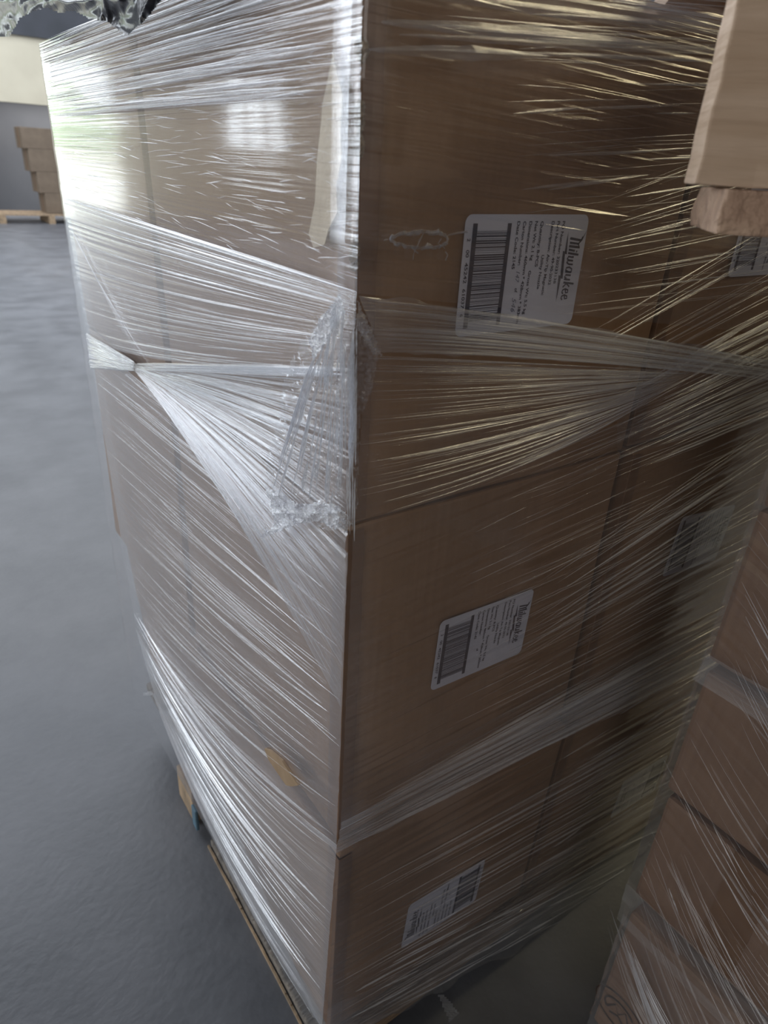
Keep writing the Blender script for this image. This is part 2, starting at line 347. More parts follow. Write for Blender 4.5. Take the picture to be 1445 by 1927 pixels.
def carton(x0, y0, w, d, k, label, jit=0, db=(0, 0), dt=(0, 0), tape=True):
    """one carton of layer k; x0,y0 = its corner nearest the stack's corner"""
    (bx, by), (tx, ty) = OFF[k], OFF[k+1]
    bx += db[0]; by += db[1]; tx += dt[0]; ty += dt[1]
    z0, z1 = LV[k]+ZB+.001, LV[k+1]+ZB-.002
    base = Vector((x0+w/2+bx, y0+d/2+by, z0))
    r = empty('cardboard_carton', base); tag(r, label, 'carton', 'cartons wrapped together on the pallet')
    bm = bmesh.new(); bm_box(bm, -w/2, w/2, -d/2, d/2, 0, z1-z0, .0035)
    bmesh.ops.subdivide_edges(bm, edges=[e for e in bm.edges if e.calc_length() > .3], cuts=14, use_grid_fill=True)
    sd = random.random()*50
    h = z1-z0
    for v in bm.verts:
        t_ = v.co.z/h
        bow = math.sin(PI*min(1, max(0, t_)))
        n = noise.noise(v.co*6 + Vector((sd, 0, 0)))*.0022 + noise.noise(v.co*22 + Vector((sd, 3, 0)))*.0006
        e = max(0, 1-abs(abs(v.co.x)-w/2)/.02) if abs(v.co.x) > abs(v.co.y)*w/d else 0
        nx = .0035*bow*math.cos(PI*v.co.y/d) if abs(abs(v.co.x)-w/2) < .004 else 0
        ny = .0035*bow*math.cos(PI*v.co.x/w) if abs(abs(v.co.y)-d/2) < .004 else 0
        v.co.x += math.copysign(nx, v.co.x) + n + (tx-bx)*t_; v.co.y += math.copysign(ny, v.co.y) + n + (ty-by)*t_
        v.co.z += noise.noise(v.co*9)*.0015
    link('carton_body', fin(bm, 'carton', False), M['card'], r)
    if tape:      # brown tape folded round the vertical front edge
        vs = []; fs = []; tw = .017 + .004*random.random()
        for i in range(13):
            t_ = i/12; z = .004+(h-.008)*t_; ox, oy = (tx-bx)*t_, (ty-by)*t_
            b_ = .0036*math.sin(PI*t_)*.25
            vs += [(-w/2+tw+ox+.0008*math.sin(i*3), -d/2-.0012-b_+oy, z), (-w/2-.0006+ox, -d/2-.0012+oy, z), (-w/2-.0012+ox, -d/2-.0006+oy, z), (-w/2-.0012-b_+ox, -d/2+tw*1.3+oy+.0008*math.cos(i*2), z)]
        for i in range(12):
            for j in range(3): a = 4*i+j; fs.append((a, a+1, a+5, a+4))
        link('packing_tape', pymesh('tape', vs, fs), M['tape'], r)
    return r, base, (bx, by, tx, ty), d
G = .014
lay = ['bottom', 'middle', 'top']
fr = {}
for k in range(3):
    db = (-.006, -.011) if k == 1 else (0, 0)
    for c in range(3):
        x0 = c*(A+G); y0 = 0 if c == 0 else (-.008 if k == 1 else .004)
        where = ['at the near corner', 'second from the near corner', 'third from the near corner'][c]
        e1 = (.005, .010) if k == 1 else (0, 0); e2 = (-.004, -.008) if k == 0 else (0, 0)
        fr[k, c] = carton(x0, y0, A, CD-.004, k, f'brown carton in the {lay[k]} layer of the right-hand face, {where}', db=e1, dt=e2, tape=(c < 2))
for k in range(3):
    carton(-.002 if k else .012, CD+.014, A, CD-.030, k, f'brown carton in the {lay[k]} layer at the far end of the bright left-hand face', tape=False, db=(.028, 0) if k == 0 else (0, 0))
def lab(kc, wx, wz, tilt, flip=False, hw=False, dy=0):
    r, b, (bx, by, tx, ty), cd_ = fr[kc]
    t_ = (wz-b.z)/.426; s = (ty-by)*t_
    yv = -cd_/2 + s - .0062 + dy
    put_label(r, wx-b.x, yv, wz-b.z, tilt, flip, hw)
lab((2, 0), .1821, 1.0711+ZB, -.0098, hw=True)
lab((1, 0), .2089, .6554+ZB, .0392)
lab((0, 0), .2038, .1659+ZB, .0659, flip=True)
lab((1, 1), .640, .674+ZB, .10)
lab((2, 1), .598, 1.105+ZB, .0)
lab((0, 1), .722, .088+ZB, .10, flip=True)
# torn liner with painted tape sheen, crushed flute beads: wear on the top corner carton
r, b = fr[2, 0][:2]
pts = [(635, 97), (640, 130), (652, 180), (648, 250), (650, 300), (640, 350), (642, 400), (626, 430), (618, 460), (597, 466), (588, 440), (600, 380), (604, 300), (612, 230), (614, 200), (625, 150)]
P = []
for i in range(len(pts)):
    a, c = Vector(pts[i]), Vector(pts[(i+1) % len(pts)])
    for j in range(5): q = a.lerp(c, j/5) + Vector((noise.noise(Vector((i*5+j, 1, 0))), noise.noise(Vector((i*5+j, 5, 0)))))*5; P.append(at(q.x, q.y, 0, .0015) - b)
P = [Vector((v.x - .0035, v.y, v.z)) for v in P]
n = len(P); me = pymesh('torn_liner_sheen', P + [v+Vector((.0006, 0, 0)) for v in P], [tuple(range(n)), tuple(reversed(range(n, 2*n)))] + [(i, (i+1) % n, n+(i+1) % n, n+i) for i in range(n)])
o = link('torn_liner_sheen', me, M['cream'], r); o['label'] = 'pale torn paper with painted tape sheen beside the corner'
r2, b2 = fr[1, 0][:2]
P = [at(x, y, 0, -.0135)-b2 for x, y in [(497, 1409), (507, 1412), (530, 1432), (546, 1456), (561, 1478), (549, 1480), (538, 1478), (520, 1452), (505, 1430)]]
n = len(P)
o = link('torn_flap', pymesh('torn_flap', P+[v+Vector((.003, 0, 0)) for v in P], [tuple(range(n)), tuple(reversed(range(n, 2*n)))]+[(i, (i+1) % n, n+(i+1) % n, n+i) for i in range(n)]), M['sliver'], r2); o['label'] = 'small tan sliver of torn cardboard poking through the film'
for (ya, yb_) in [(70, 110), (190, 250), (255, 290), (455, 512)]:
    bm = bmesh.new()
    za, zb_ = at(680, ya, 0, 0).z, at(676, yb_, 0, 0).z
    kk = max(5, int((za-zb_)/.004))
    for i in range(kk):
        z = zb_ + (za-zb_)*(i+.5)/kk; rr = .0022 + .0022*math.sin(PI*(i+.5)/kk) + random.uniform(-.0006, .0006)
        q = bmesh.ops.create_icosphere(bm, subdivisions=2, radius=rr)
        for v in q['verts']:
            v.co *= 1 + .5*noise.noise(v.co*700 + Vector((i, 0, 0))); v.co += Vector((.0025+random.uniform(-.001, .001), .0025+random.uniform(-.001, .001), z)) - b
            
    o = link('crushed_edge', fin(bm, 'crushed_edge'), M['flute'], r)
# ------------------------------------------------------------------ the pallet under the load
t = empty('wooden_pallet', (.55, .40, 0)); tag(t, 'weathered wooden pallet carrying the tall wrapped stack of cartons', 'pallet')
def part(name, x0, x1, y0, y1, z0, z1, mat, bev=.003):
    return boxobj(name, x0-.55, x1-.55, y0-.40, y1-.40, z0, z1, mat, t, bev)
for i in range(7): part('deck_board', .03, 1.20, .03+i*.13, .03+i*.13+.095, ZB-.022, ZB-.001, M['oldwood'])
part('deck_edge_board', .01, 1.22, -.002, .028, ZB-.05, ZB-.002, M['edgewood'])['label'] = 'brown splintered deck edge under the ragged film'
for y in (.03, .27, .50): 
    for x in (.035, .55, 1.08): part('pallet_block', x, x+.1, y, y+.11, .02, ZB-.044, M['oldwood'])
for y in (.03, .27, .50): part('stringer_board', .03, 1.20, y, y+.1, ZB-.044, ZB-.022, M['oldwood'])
bm = bmesh.new()
for i in range(24):
    ya = .02 + i*.02; w = .0005+.004*abs(noise.noise(Vector((i*.7, 0, 0))))
    bm_box(bm, .0135-.55, .0165-.55+w*.4, ya-.40, ya+.02-.40, 0, .004 + .006*(noise.noise(Vector((i*.31, 4, 0)))+.5))
link('splintered_edge', fin(bm, 'splint'), M['rawwood'], t)
part('bottom_board', .020, .115, .02, .50, 0, .02, M['oldwood'])
part('pallet_block', .012, .045, .57, .66, .0, .09, M['rawwood'])['label'] = 'raw orange wood block at the far end'
part('painted_chip', .006, .013, .538, .562, .012, .07, M['blue'])['label'] = 'blue painted end piece'
# ------------------------------------------------------------------ stretch film
wrap = empty('stretch_wrap', (0, 0, ZB)); tag(wrap, 'clear pleated stretch film wrapped round the tall pallet load of cartons', 'plastic wrap')
WO = wrap.location.copy()
def uvmesh(name, vs, fs, uvs, smooth=True):
    me = pymesh(name, vs, fs, smooth); ul = me.uv_layers.new(name='UVMap')
    for p in me.polygons:
        for li in p.loop_indices: ul.data[li].uv = uvs[me.loops[li].vertex_index]
    return me
# envelope round the whole load
vs = []; fs = []; uvs = []
x1, y1 = 3*A+2*G+.03, 2*CD+.004; rc = .012
loop = []
for cx, cy, a0 in [(rc-.003, rc-.003, 180), (x1-rc, rc-.003, 270), (x1-rc, y1-rc, 0), (rc-.003, y1-rc, 90)]:
    for j in range(7): a = math.radians(a0+15*j); loop.append(Vector((cx+rc*math.cos(a), cy+rc*math.sin(a), 0)))
full = []
for i in range(len(loop)):
    a, c = loop[i], loop[(i+1) % len(loop)]; n = max(1, int((c-a).length/.02))
    for j in range(n): full.append(a.lerp(c, j/n))
nz = 90; nl = len(full)
for i in range(nz+1):
    z = .128 + (1.417-.128)*i/nz
    for j, q in enumerate(full):
        e = noise.noise(Vector((q.x*2, q.y*2, z*38)))*.0012
        vs.append(Vector((q.x + (-e if q.x < .1 else e), q.y + (-e if q.y < .1 else e), z + (.006*noise.noise(Vector((q.x*9, q.y*9, 2))) if i in (0, nz) else 0))) - WO); uvs.append((j/nl*4, z))
for i in range(nz):
    for j in range(nl): a = i*nl+j; c = i*nl+(j+1) % nl; fs.append((a, c, c+nl, a+nl))
link('film_envelope', uvmesh('env', vs, fs, uvs), M['film_base'], wrap)
def curve3(p0, p1, p2, u):
    if p1 is None: return p0.lerp(p2, u)
    return p0*(1-u)**2 + p1*2*u*(1-u) + p2*u*u
def sheet(name, face, A0, A1, B0, B1, mat, nt=220, nu=14, amp=.002, fr=40, off=.008, M0=None, M1=None, seed=0, edge=0, label=None, bulge=0):
    """pleated film: streaks run from edge A0-A1 to edge B0-B1, pleats across them"""
    ax, v0 = (0, -off) if face == 'L' else (1, -off)
    A0, A1, B0, B1 = map(Vector, (A0, A1, B0, B1))
    vs = []; fs = []; uvs = []
    for i in range(nt+1):
        t_ = i/nt
        for j in range(nu+1):
            u = j/nu
            mid = None if M0 is None else Vector(M0).lerp(Vector(M1), t_)
            p = curve3(A0.lerp(A1, t_), mid, B0.lerp(B1, t_), u)
            if edge and i in (0, nt): p = p + Vector((0, edge*noise.noise(Vector((u*11, seed, i)))*2))
            q = at(p.x, p.y, ax, v0)
            hgt = noise.noise(Vector((t_*fr, u*1.6, seed))); hgt = 1-2*abs(hgt) + .5*noise.noise(Vector((t_*fr*2.7, u*3, seed+9)))
            am = amp(t_) if callable(amp) else amp
            q[ax] -= am*hgt*(.4+.6*abs(noise.noise(Vector((t_*3, u*3, seed+4))))*2) + bulge*math.sin(PI*u)
            vs.append(q-WO); uvs.append((u, t_))
    for i in range(nt):
        for j in range(nu): a = i*(nu+1)+j; fs.append((a, a+1, a+nu+2, a+nu+1))
    o = link(name, uvmesh(name, vs, fs, uvs), mat, wrap)
    if label: o['label'] = label
    return o
def folds(name, face, A0, A1, B0, B1, n, wmin=.0005, wmax=.002, off=.010, M0=None, M1=None, span=(.25, 1), tr=(0, 1), seed=0, mat='fold', ht=.5, bias=1, urange=(0, 1), wob=1.2):
    """individual gathered folds: thin tapering ridges lying on the film"""
    ax, v0 = (0, -off) if face == 'L' else (1, -off)
    A0, A1, B0, B1 = map(Vector, (A0, A1, B0, B1)); rnd = random.Random(seed)
    vs = []; fs = []; uvs = []
    for k in range(n):
        t_ = tr[0]+(tr[1]-tr[0])*rnd.random()**bias; L = rnd.uniform(*span); u0_ = urange[0]+(urange[1]-urange[0]-L*(urange[1]-urange[0]))*rnd.random(); u1_ = u0_+L*(urange[1]-urange[0])
        w = wmin+(wmax-wmin)*rnd.random()**2.5; ns = 14; base = len(vs); ph = rnd.random()*30; lift = rnd.uniform(0, .002)
        dt = rnd.uniform(-.02, .02)
        P = []
        for j in range(ns+1):
            s = j/ns; u = u0_+(u1_-u0_)*s; tt = t_+dt*(s-.5)
            mid = None if M0 is None else Vector(M0).lerp(Vector(M1), tt)
            p = curve3(A0.lerp(A1, tt), mid, B0.lerp(B1, tt), u); p.y += wob*noise.noise(Vector((u*6, ph, 0)))
            q = at(p.x, p.y, ax, v0-lift); P.append(q)
        for j in range(ns+1):
            d = (P[min(j+1, ns)]-P[max(j-1, 0)]).normalized(); nrm = Vector((-1, 0, 0)) if ax == 0 else Vector((0, -1, 0))
            sd = d.cross(nrm).normalized(); ww = w*(math.sin(PI*(j+.15)/(ns+.3))**.6)*(1+.4*noise.noise(Vector((j*.6, ph, 3))))
            vs += [P[j]-sd*ww-WO, P[j]+nrm*ww*ht*2-WO, P[j]+sd*ww-WO]; uvs += [(j/ns, k), (j/ns, k+.5), (j/ns, k+1)]
        for j in range(ns):
            a = base+3*j; fs += [(a, a+1, a+4, a+3), (a+1, a+2, a+5, a+4)]
    return link(name, uvmesh(name, vs, fs, uvs, False), M[mat], wrap)
# ---- bright left-hand face
sheet('film_band', 'L', (74, 82), (119, 372), (686, -175), (672, 548), M['film_thin'], nt=260, amp=lambda t: .0013 if t < .42 else max(.00025, .0013-(t-.42)*.008), fr=60, seed=1, label='upper band of film on the left face')
folds('film_folds', 'L', (74, 82), (119, 372), (686, -175), (672, 548), 190, .0004, .0016, tr=(0, .5), span=(.12, .6), seed=2, bias=1.5)
folds('film_folds', 'L', (74, 82), (119, 372), (686, -175), (672, 548), 320, .0002, .0006, tr=(.3, 1), span=(.02, .09), seed=3)
sheet('film_band', 'L', (119, 370), (166, 640), (672, 548), (664, 700), M['film_mid'], nt=200, amp=.0007, fr=28, off=.0105, seed=4, M0=(330, 440), M1=(300, 700), label='milky film band running down from the far edge')
folds('film_folds', 'L', (119, 370), (166, 640), (672, 548), (664, 700), 80, .0003, .0012, off=.012, tr=(0, 1), span=(.2, .8), seed=5, M0=(330, 440), M1=(300, 700))
folds('film_edge', 'L', (119, 368), (119, 374), (672, 545), (672, 552), 7, .0008, .0018, off=.012, span=(.9, 1), seed=6, M0=(330, 438), M1=(330, 444))
folds('film_edge', 'L', (122, 400), (130, 425), (258, 684), (285, 692), 16, .0003, .001, off=.013, span=(.7, 1), seed=61, M0=(170, 500), M1=(175, 520))
# rope gathered at the middle and the fan that leaves it
sheet('film_rope', 'L', (163, 625), (171, 694), (252, 680), (254, 698), M['film_dense'], nt=60, amp=.003, fr=18, off=.013, seed=7)
folds('film_rope', 'L', (163, 628), (171, 692), (254, 682), (254, 698), 60, .0008, .0026, off=.015, span=(.6, 1), seed=8)
folds('film_rope', 'L', (252, 684), (252, 697), (666, 694), (666, 706), 34, .0007, .0022, off=.016, span=(.5, 1), seed=9)
sheet('film_fan', 'L', (250, 684), (255, 699), (664, 694), (642, 1330), M['film_fan'], nt=260, nu=18, amp=.0022, fr=34, off=.0125, M0=(440, 690), M1=(420, 900), seed=10, label='film fanning out from the gathered knot')
folds('film_fan_folds', 'L', (250, 684), (255, 699), (664, 694), (642, 1330), 240, .0004, .0014, off=.014, M0=(440, 690), M1=(420, 900), span=(.3, 1), seed=11, bias=1.3)
folds('film_fan_folds', 'L', (250, 690), (257, 700), (664, 760), (640, 1310), 60, .0008, .0028, off=.014, M0=(400, 720), M1=(400, 880), span=(.6, 1), seed=12, tr=(0, 1))
# diagonals below the knot
sheet('film_band', 'L', (166, 640), (266, 1240), (655, 1040), (633, 1600), M['film_mid'], nt=280, amp=.0009, fr=24, off=.0095, seed=13, M0=(330, 765), M1=(390, 1420), label='diagonal film on the lower left face')
folds('film_folds', 'L', (166, 640), (266, 1240), (655, 1040), (633, 1600), 170, .0003, .0013, off=.011, span=(.15, .8), seed=14, M0=(330, 765), M1=(390, 1420))
sheet('film_band', 'L', (255, 1180), (300, 1340), (634, 1590), (606, 1935), M['film_dense'], nt=200, amp=.0010, fr=16, off=.011, seed=15, M0=(380, 1420), M1=(420, 1660), edge=5, label='dense milky film at the foot of the left face')
folds('film_folds', 'L', (245, 1130), (300, 1345), (634, 1560), (606, 1935), 90, .0004, .0018, off=.0125, span=(.2, .9), seed=16, M0=(380, 1390), M1=(420, 1660))
sheet('film_band', 'L', (285, 1300), (365, 1500), (420, 1500), (606, 1935), M['film_dense'], nt=60, amp=.001, fr=8, off=.0105, seed=17, edge=8, M0=(350, 1400), M1=(470, 1690))
# ---- shaded right-hand face
TR = (1600, 40)
sheet('film_band', 'R', (687, -175), (673, 552), (1560, 62), (1560, 640), M['film_thin'], nt=200, nu=24, amp=.0012, fr=40, off=.010, seed=20, label='upper band of film on the right face')
folds('film_folds', 'R', (687, -100), (673, 552), (1600, 10), (1560, 400), 60, .0003, .0015, off=.012, span=(.12, .6), seed=21, urange=(.3, .9), wob=2)
folds('film_folds', 'R', (687, -90), (680, 100), (1600, 75), (1600, 130), 14, .001, .004, off=.012, span=(.3, .8), seed=22)
folds('film_folds', 'R', (860, 470), (700, 640), (1600, 160), (1600, 560), 26, .0003, .0008, off=.013, span=(.3, .9), seed=23, wob=.5, urange=(.36, 1))
folds('film_folds', 'R', (1050, 640), (1180, 800), (1560, 330), (1560, 640), 45, .0003, .0009, off=.014, span=(.4, 1), seed=24, wob=.4)
sheet('film_rope', 'R', (674, 556), (716, 664), (1560, 700), (1560, 725), M['film_mid'], nt=110, nu=26, amp=.0018, fr=15, off=.014, seed=25, edge=7, M0=(1000, 590), M1=(980, 660), label='gathered rope of film crossing below the large label')
folds('film_rope', 'R', (674, 556), (716, 664), (1560, 700), (1560, 725), 60, .0004, .0015, off=.016, span=(.3, 1), seed=26, M0=(1000, 590), M1=(980, 660))
sheet('film_fan', 'R', (690, 668), (664, 985), (1300, 700), (1250, 735), M['film_thin'], nt=200, nu=18, amp=.002, fr=24, off=.011, seed=27, M0=(980, 680), M1=(1000, 900), label='film fanning out across the top carton')
folds('film_fan_folds', 'R', (690, 668), (664, 985), (1300, 700), (1250, 735), 90, .0003, .0011, off=.0125, span=(.4, 1), seed=28, M0=(980, 680), M1=(1000, 900), wob=.4)
folds('film_fan_folds', 'R', (690, 700), (664, 985), (1300, 700), (1250, 735), 50, .0004, .0014, off=.0125, span=(.4, .7), seed=29, M0=(980, 690), M1=(1000, 900), urange=(.4, 1), wob=.4)
sheet('film_band', 'R', (1160, 740), (1160, 860), (1560, 560), (1560, 760), M['film_thin'], nt=100, nu=10, amp=.0024, fr=20, off=.012, seed=30)
folds('film_folds', 'R', (1130, 760), (1160, 900), (1560, 520), (1560, 740), 90, .0006, .0022, off=.0135, span=(.15, .7), seed=31, wob=.4, urange=(.1, 1))
sheet('film_band', 'R', (664, 990), (640, 1560), (1560, 640), (1420, 1130), M['film_thin'], nt=200, nu=14, amp=.0016, fr=30, off=.010, seed=32, label='thin film over the middle layer')
folds('film_folds', 'R', (664, 990), (640, 1560), (1560, 640), (1420, 1130), 150, .0003, .0010, off=.0115, span=(.1, .5), seed=33, wob=.5, urange=(.25, 1))
folds('film_folds', 'R', (1000, 1100), (960, 1290), (1500, 760), (1450, 980), 40, .0005, .002, off=.012, span=(.3, .9), seed=34, wob=.5)
sheet('film_ledge', 'R', (642, 1545), (630, 1606), (1420, 1130), (1400, 1215), M['film_dense'], nt=60, nu=16, amp=.003, fr=12, off=.013, seed=35, edge=4, label='milky film bridging the ledge above the bottom layer')
folds('film_ledge', 'R', (642, 1535), (630, 1606), (1420, 1110), (1400, 1225), 90, .0006, .0026, off=.0155, span=(.1, .6), seed=36, wob=.6)
sheet('film_band', 'R', (631, 1600), (612, 1980), (1420, 1170), (1330, 1560), M['film_thin'], nt=200, nu=14, amp=.0024, fr=26, off=.011, seed=37, label='film over the bottom layer')
folds('film_folds', 'R', (631, 1600), (612, 1980), (1420, 1150), (1330, 1560), 70, .0005, .0026, off=.0125, span=(.12, .4), seed=38, wob=.6, urange=(.55, 1), tr=(0, .75))
folds('film_folds', 'R', (631, 1700), (612, 1980), (1420, 1270), (1330, 1560), 70, .0004, .0016, off=.0125, span=(.3, .9), seed=39, wob=.6)
sheet('film_hem', 'R', (612, 1900), (616, 1975), (1300, 1540), (1300, 1600), M['film_thin'], nt=50, nu=60, amp=.004, fr=8, off=.010, seed=40, edge=16, label='ragged lower hem of the film over the pallet edge')
folds('film_hem', 'R', (612, 1880), (616, 1975), (1300, 1520), (1300, 1600), 40, .0004, .0018, off=.012, span=(.05, .3), seed=41, wob=6, mat='fray')
# ---- torn crumple at the corner
def inside(poly, x, y):
    c = False; n = len(poly)
    for i in range(n):
        (xa, ya), (xb, yb_) = poly[i], poly[i-1]
        if (ya > y) != (yb_ > y) and x < (xb-xa)*(y-ya)/(yb_-ya)+xa: c = not c
    return c
def cornerx(y): return 683 - (y-60)*.0385
def crumple(name, poly, mat, step=4.5, amp=.008, off=.016, seed=0, fr=.018, face=None, stretch=1, parent=wrap, o0=None, d=None, jit=4, octv=4, smooth=False):
    xs = [p[0] for p in poly]; ys = [p[1] for p in poly]
    nx = int((max(xs)-min(xs))/step)+1; ny = int((max(ys)-min(ys))/step)+1; idx = {}; vs = []; fs = []; uvs = []
    for i in range(ny+1):
        for j in range(nx+1):
            x, y = min(xs)+j*step, min(ys)+i*step
            w = Vector((x*fr*stretch, y*fr, seed)); jx = jit*noise.noise(w*2.3+Vector((7, 0, 0))); jy = jit*noise.noise(w*2.3+Vector((0, 7, 3)))
            if not inside(poly, x+jx, y+jy): continue
            h = 0; a = 1
            for o_ in range(octv):
                h += a*(1-2*abs(noise.noise(w*(2**o_)+Vector((0, 0, o_*5))))); a *= .52
            dd = off + amp*h*.5
            if face is None:
                cx_ = cornerx(y); q = at(x, y, 0, -dd) if x < cx_ else at(x, y, 1, -dd)
                if abs(x-cx_) < 14:
                    k = (x-cx_+14)/28; q = at(x, y, 0, -dd).lerp(at(x, y, 1, -dd), k)
            else: q = at(x, y, face, (d if d is not None else 0)-dd)
            idx[i, j] = len(vs); vs.append(q-(WO if o0 is None else o0)); uvs.append((x/300, y/300))
    for i in range(ny):
        for j in range(nx):
            k = [(i, j), (i, j+1), (i+1, j+1), (i+1, j)]
            if all(q in idx for q in k): fs.append(tuple(idx[q] for q in k))
    return link(name, uvmesh(name, vs, fs, uvs, smooth), mat, parent)
crumple('torn_film', [(640, 548), (598, 602), (565, 645), (540, 690), (520, 790), (500, 860), (498, 930), (520, 970), (560, 985), (620, 1000), (662, 990), (674, 955), (678, 790), (700, 740), (716, 662), (690, 628), (668, 585)], M['crumple'], 3, .0045, .016, 50, .02, stretch=1.9, octv=3)
crumple('torn_film', [(500, 918), (530, 925), (560, 945), (600, 945), (640, 950), (662, 985), (655, 1005), (600, 985), (560, 985), (530, 1000), (492, 1015), (488, 1005), (515, 985)], M['fray'], 3, .012, .020, 51, .03)
crumple('torn_film', [(640, 548), (600, 600), (578, 640), (590, 680), (620, 640), (650, 590)], M['fray'], 3, .012, .020, 52, .03, stretch=1.6)
crumple('torn_film', [(672, 560), (718, 655), (722, 672), (700, 668), (668, 610)], M['film_dense'], 3, .008, .018, 53, .03)
folds('torn_film_folds', 'L', (625, 560), (655, 560), (545, 960), (660, 990), 60, .0005, .002, off=.028, span=(.08, .35), seed=54, wob=14, mat='glint', ht=.8)
folds('torn_film_folds', 'L', (600, 640), (622, 640), (500, 935), (560, 960), 12, .0006, .0024, off=.024, span=(.3, .8), seed=55, wob=10, mat='glint', ht=.8)
folds('torn_film_folds', 'L', (664, 600), (672, 600), (655, 990), (668, 1050), 26, .0006, .0024, off=.016, span=(.1, .4), seed=56, wob=8, mat='glint', ht=.8)
# tear over the hand hole of the top carton
def tear():
    vs = []; fs = []; uvs = []; rnd = random.Random(4)
    def tube(P, w):
        base = len(vs)
        for j, p in enumerate(P):
            q = at(p[0], p[1], 1, -.016); d = Vector((P[min(j+1, len(P)-1)][0]-P[max(j-1, 0)][0], P[min(j+1, len(P)-1)][1]-P[max(j-1, 0)][1])); d.normalize()
            n = Vector((-d.y, d.x))*w*(.5+.9*abs(noise.noise(Vector((p[0]*.09, p[1]*.09, 0)))*2))
            a = at(p[0]+n.x, p[1]+n.y, 1, -.0125); c = at(p[0]-n.x, p[1]-n.y, 1, -.0125)
            for z in (a, q, c): vs.append(z-WO); uvs.append((j*.2, .5))
        for j in range(len(P)-1):
            a = base+3*j; fs.extend([(a, a+1, a+4, a+3), (a+1, a+2, a+5, a+4)])
    ring = []
    for j in range(61):
        a = 2*PI*j/60; rx, ry = 54, 13
        ring.append((788+rx*math.cos(a)+2*noise.noise(Vector((math.cos(a)*3, math.sin(a)*3, 0))), 451+ry*math.sin(a)*(1+.2*math.cos(a))+5*noise.noise(Vector((math.cos(a)*4, math.sin(a)*4, 9)))))
    tube(ring, 3.2); tube([(x, y-4) for x, y in ring[28:58]], 2.0); tube([(x*.97+23, y+4) for x, y in ring[2:26]], 1.8)
    for P in [[(797, 438), (790, 452), (785, 463), (778, 478), (777, 488)], [(775, 464), (783, 474), (787, 477)], [(830, 449), (824, 458), (832, 463), (837, 468)], [(768, 437), (778, 443), (790, 441)], [(730, 450), (722, 452)], [(825, 430), (824, 440)], [(842, 443), (862, 438), (880, 436)], [(838, 473), (842, 480), (838, 490)]]: tube(P, 1.9)
    o = link('torn_hole', uvmesh('tear', vs, fs, uvs, False), M['fray'], wrap); o['label'] = 'ragged whitish rim of a tear beside the large label'
tear()
# tail and scraps hanging from the lower hem
crumple('loose_tail', [(820, 1868), (838, 1872), (866, 1905), (885, 1960), (850, 1960), (838, 1910)], M['film_dense'], 4, .01, .02, 60, face=1)
crumple('loose_tail', [(262, 1308), (283, 1296), (292, 1312), (275, 1312)], M['film_dense'], 2.5, .004, .012, 61, face=0)
# ------------------------------------------------------------------ dark plastic over the top
cov = empty('plastic_cover', (-.06, .6, 1.5)); tag(cov, 'dark crumpled plastic sheet drooping over the top left of the stack', 'plastic sheet')
o0 = cov.location.copy()
crumple('cover_sheet', [(-60, -90), (360, -90), (300, 8), (283, 30), (262, 50), (240, 70), (222, 58), (200, 42), (165, 36), (140, 22), (112, 26), (86, 16), (62, 24), (40, 34), (18, 72), (-60, 70)], M['cover'], 3, .022, .05, 70, fr=.006, face=0, parent=cov, o0=o0, octv=3, jit=0, smooth=True, stretch=1.5)
# ------------------------------------------------------------------ neighbouring wrapped load
nb = empty('wooden_pallet', (.95, -.65, 0)); tag(nb, 'shadowed pallet under the neighbouring load at the right edge', 'pallet')
for i in range(6): boxobj('deck_board', -.5, .45, -.42+i*.15, -.42+i*.15+.11, .03, .05, M['oldwood'], nb, .003)
for x in (-.48, -.05, .35):
    boxobj('stringer', x, x+.09, -.42, .42, 0, .03, M['oldwood'], nb, .003)
NX = .43; ny = 0
def ncarton(x, ya, yb_, z0, z1, label, dd=.5):
    r = empty('cardboard_carton', (x+dd/2, (ya+yb_)/2, z0)); tag(r, label, 'carton', 'cartons of the neighbouring load')
    bm = bmesh.new(); bm_box(bm, -dd/2, dd/2, (ya-yb_)/2, (yb_-ya)/2, 0, z1-z0, .006)
    link('carton_body', fin(bm, 'carton'), M['card2'], r)
    boxobj('packing_tape', -dd/2-.0012, dd/2, -.026, .026, .004, z1-z0+.001, M['tape'], r)
    return r
big = ncarton(.405, -.62, -.172, .052, .335, 'large carton with a printed oval mark low at the right edge')
ncarton(NX, -.405, -.158, .34, .545, 'lower far carton of the neighbouring load, above the oval-marked carton')
ncarton(NX-.004, -.66, -.412, .34, .55, 'lower near carton of the neighbouring load at the right frame edge')
ncarton(NX+.006, -.45, -.150, .55, .752, 'carton under the film ledge of the neighbouring load')
ncarton(NX+.022, -.43, -.140, .757, .965, 'carton just above the film ledge of the neighbouring load')
ncarton(NX+.022, -.43, -.142, .97, 1.20, 'topmost carton of the neighbouring load, under the raised pallet')
ncarton(NX, -.74, -.455, .555, .87, 'near upper carton of the neighbouring load', .5)
ncarton(NX, -.74, -.44, .875, 1.20, 'near topmost carton of the neighbouring load', .5)
# oval mark printed on the large carton
fl = Flat(); cx_, cy_ = 0, 0
ov = [(math.cos(2*PI*i/48), math.sin(2*PI*i/48)) for i in range(49)]
fl.stroke([(.043*c, .034*s) for c, s in ov], .0022)
fl.stroke([(.026*c+.0, .020*s) for c, s in ov[4:30]], .0030)
for a in ([(-.02, -.012), (-.008, .010), (0, -.006), (.010, .012), (.020, -.010)], [(-.014, -.018), (.0, -.010), (.016, -.018)]): fl.stroke(a, .0028)
mpos = at(1165, 1905, 0, .405)
me = pymesh('oval_mark', [(0, -x, y) for x, y in fl.v], fl.f)
o = link('oval_mark', me, M['mark'], big); o.location = Vector((.405-.0015, mpos.y, mpos.z)) - big.location
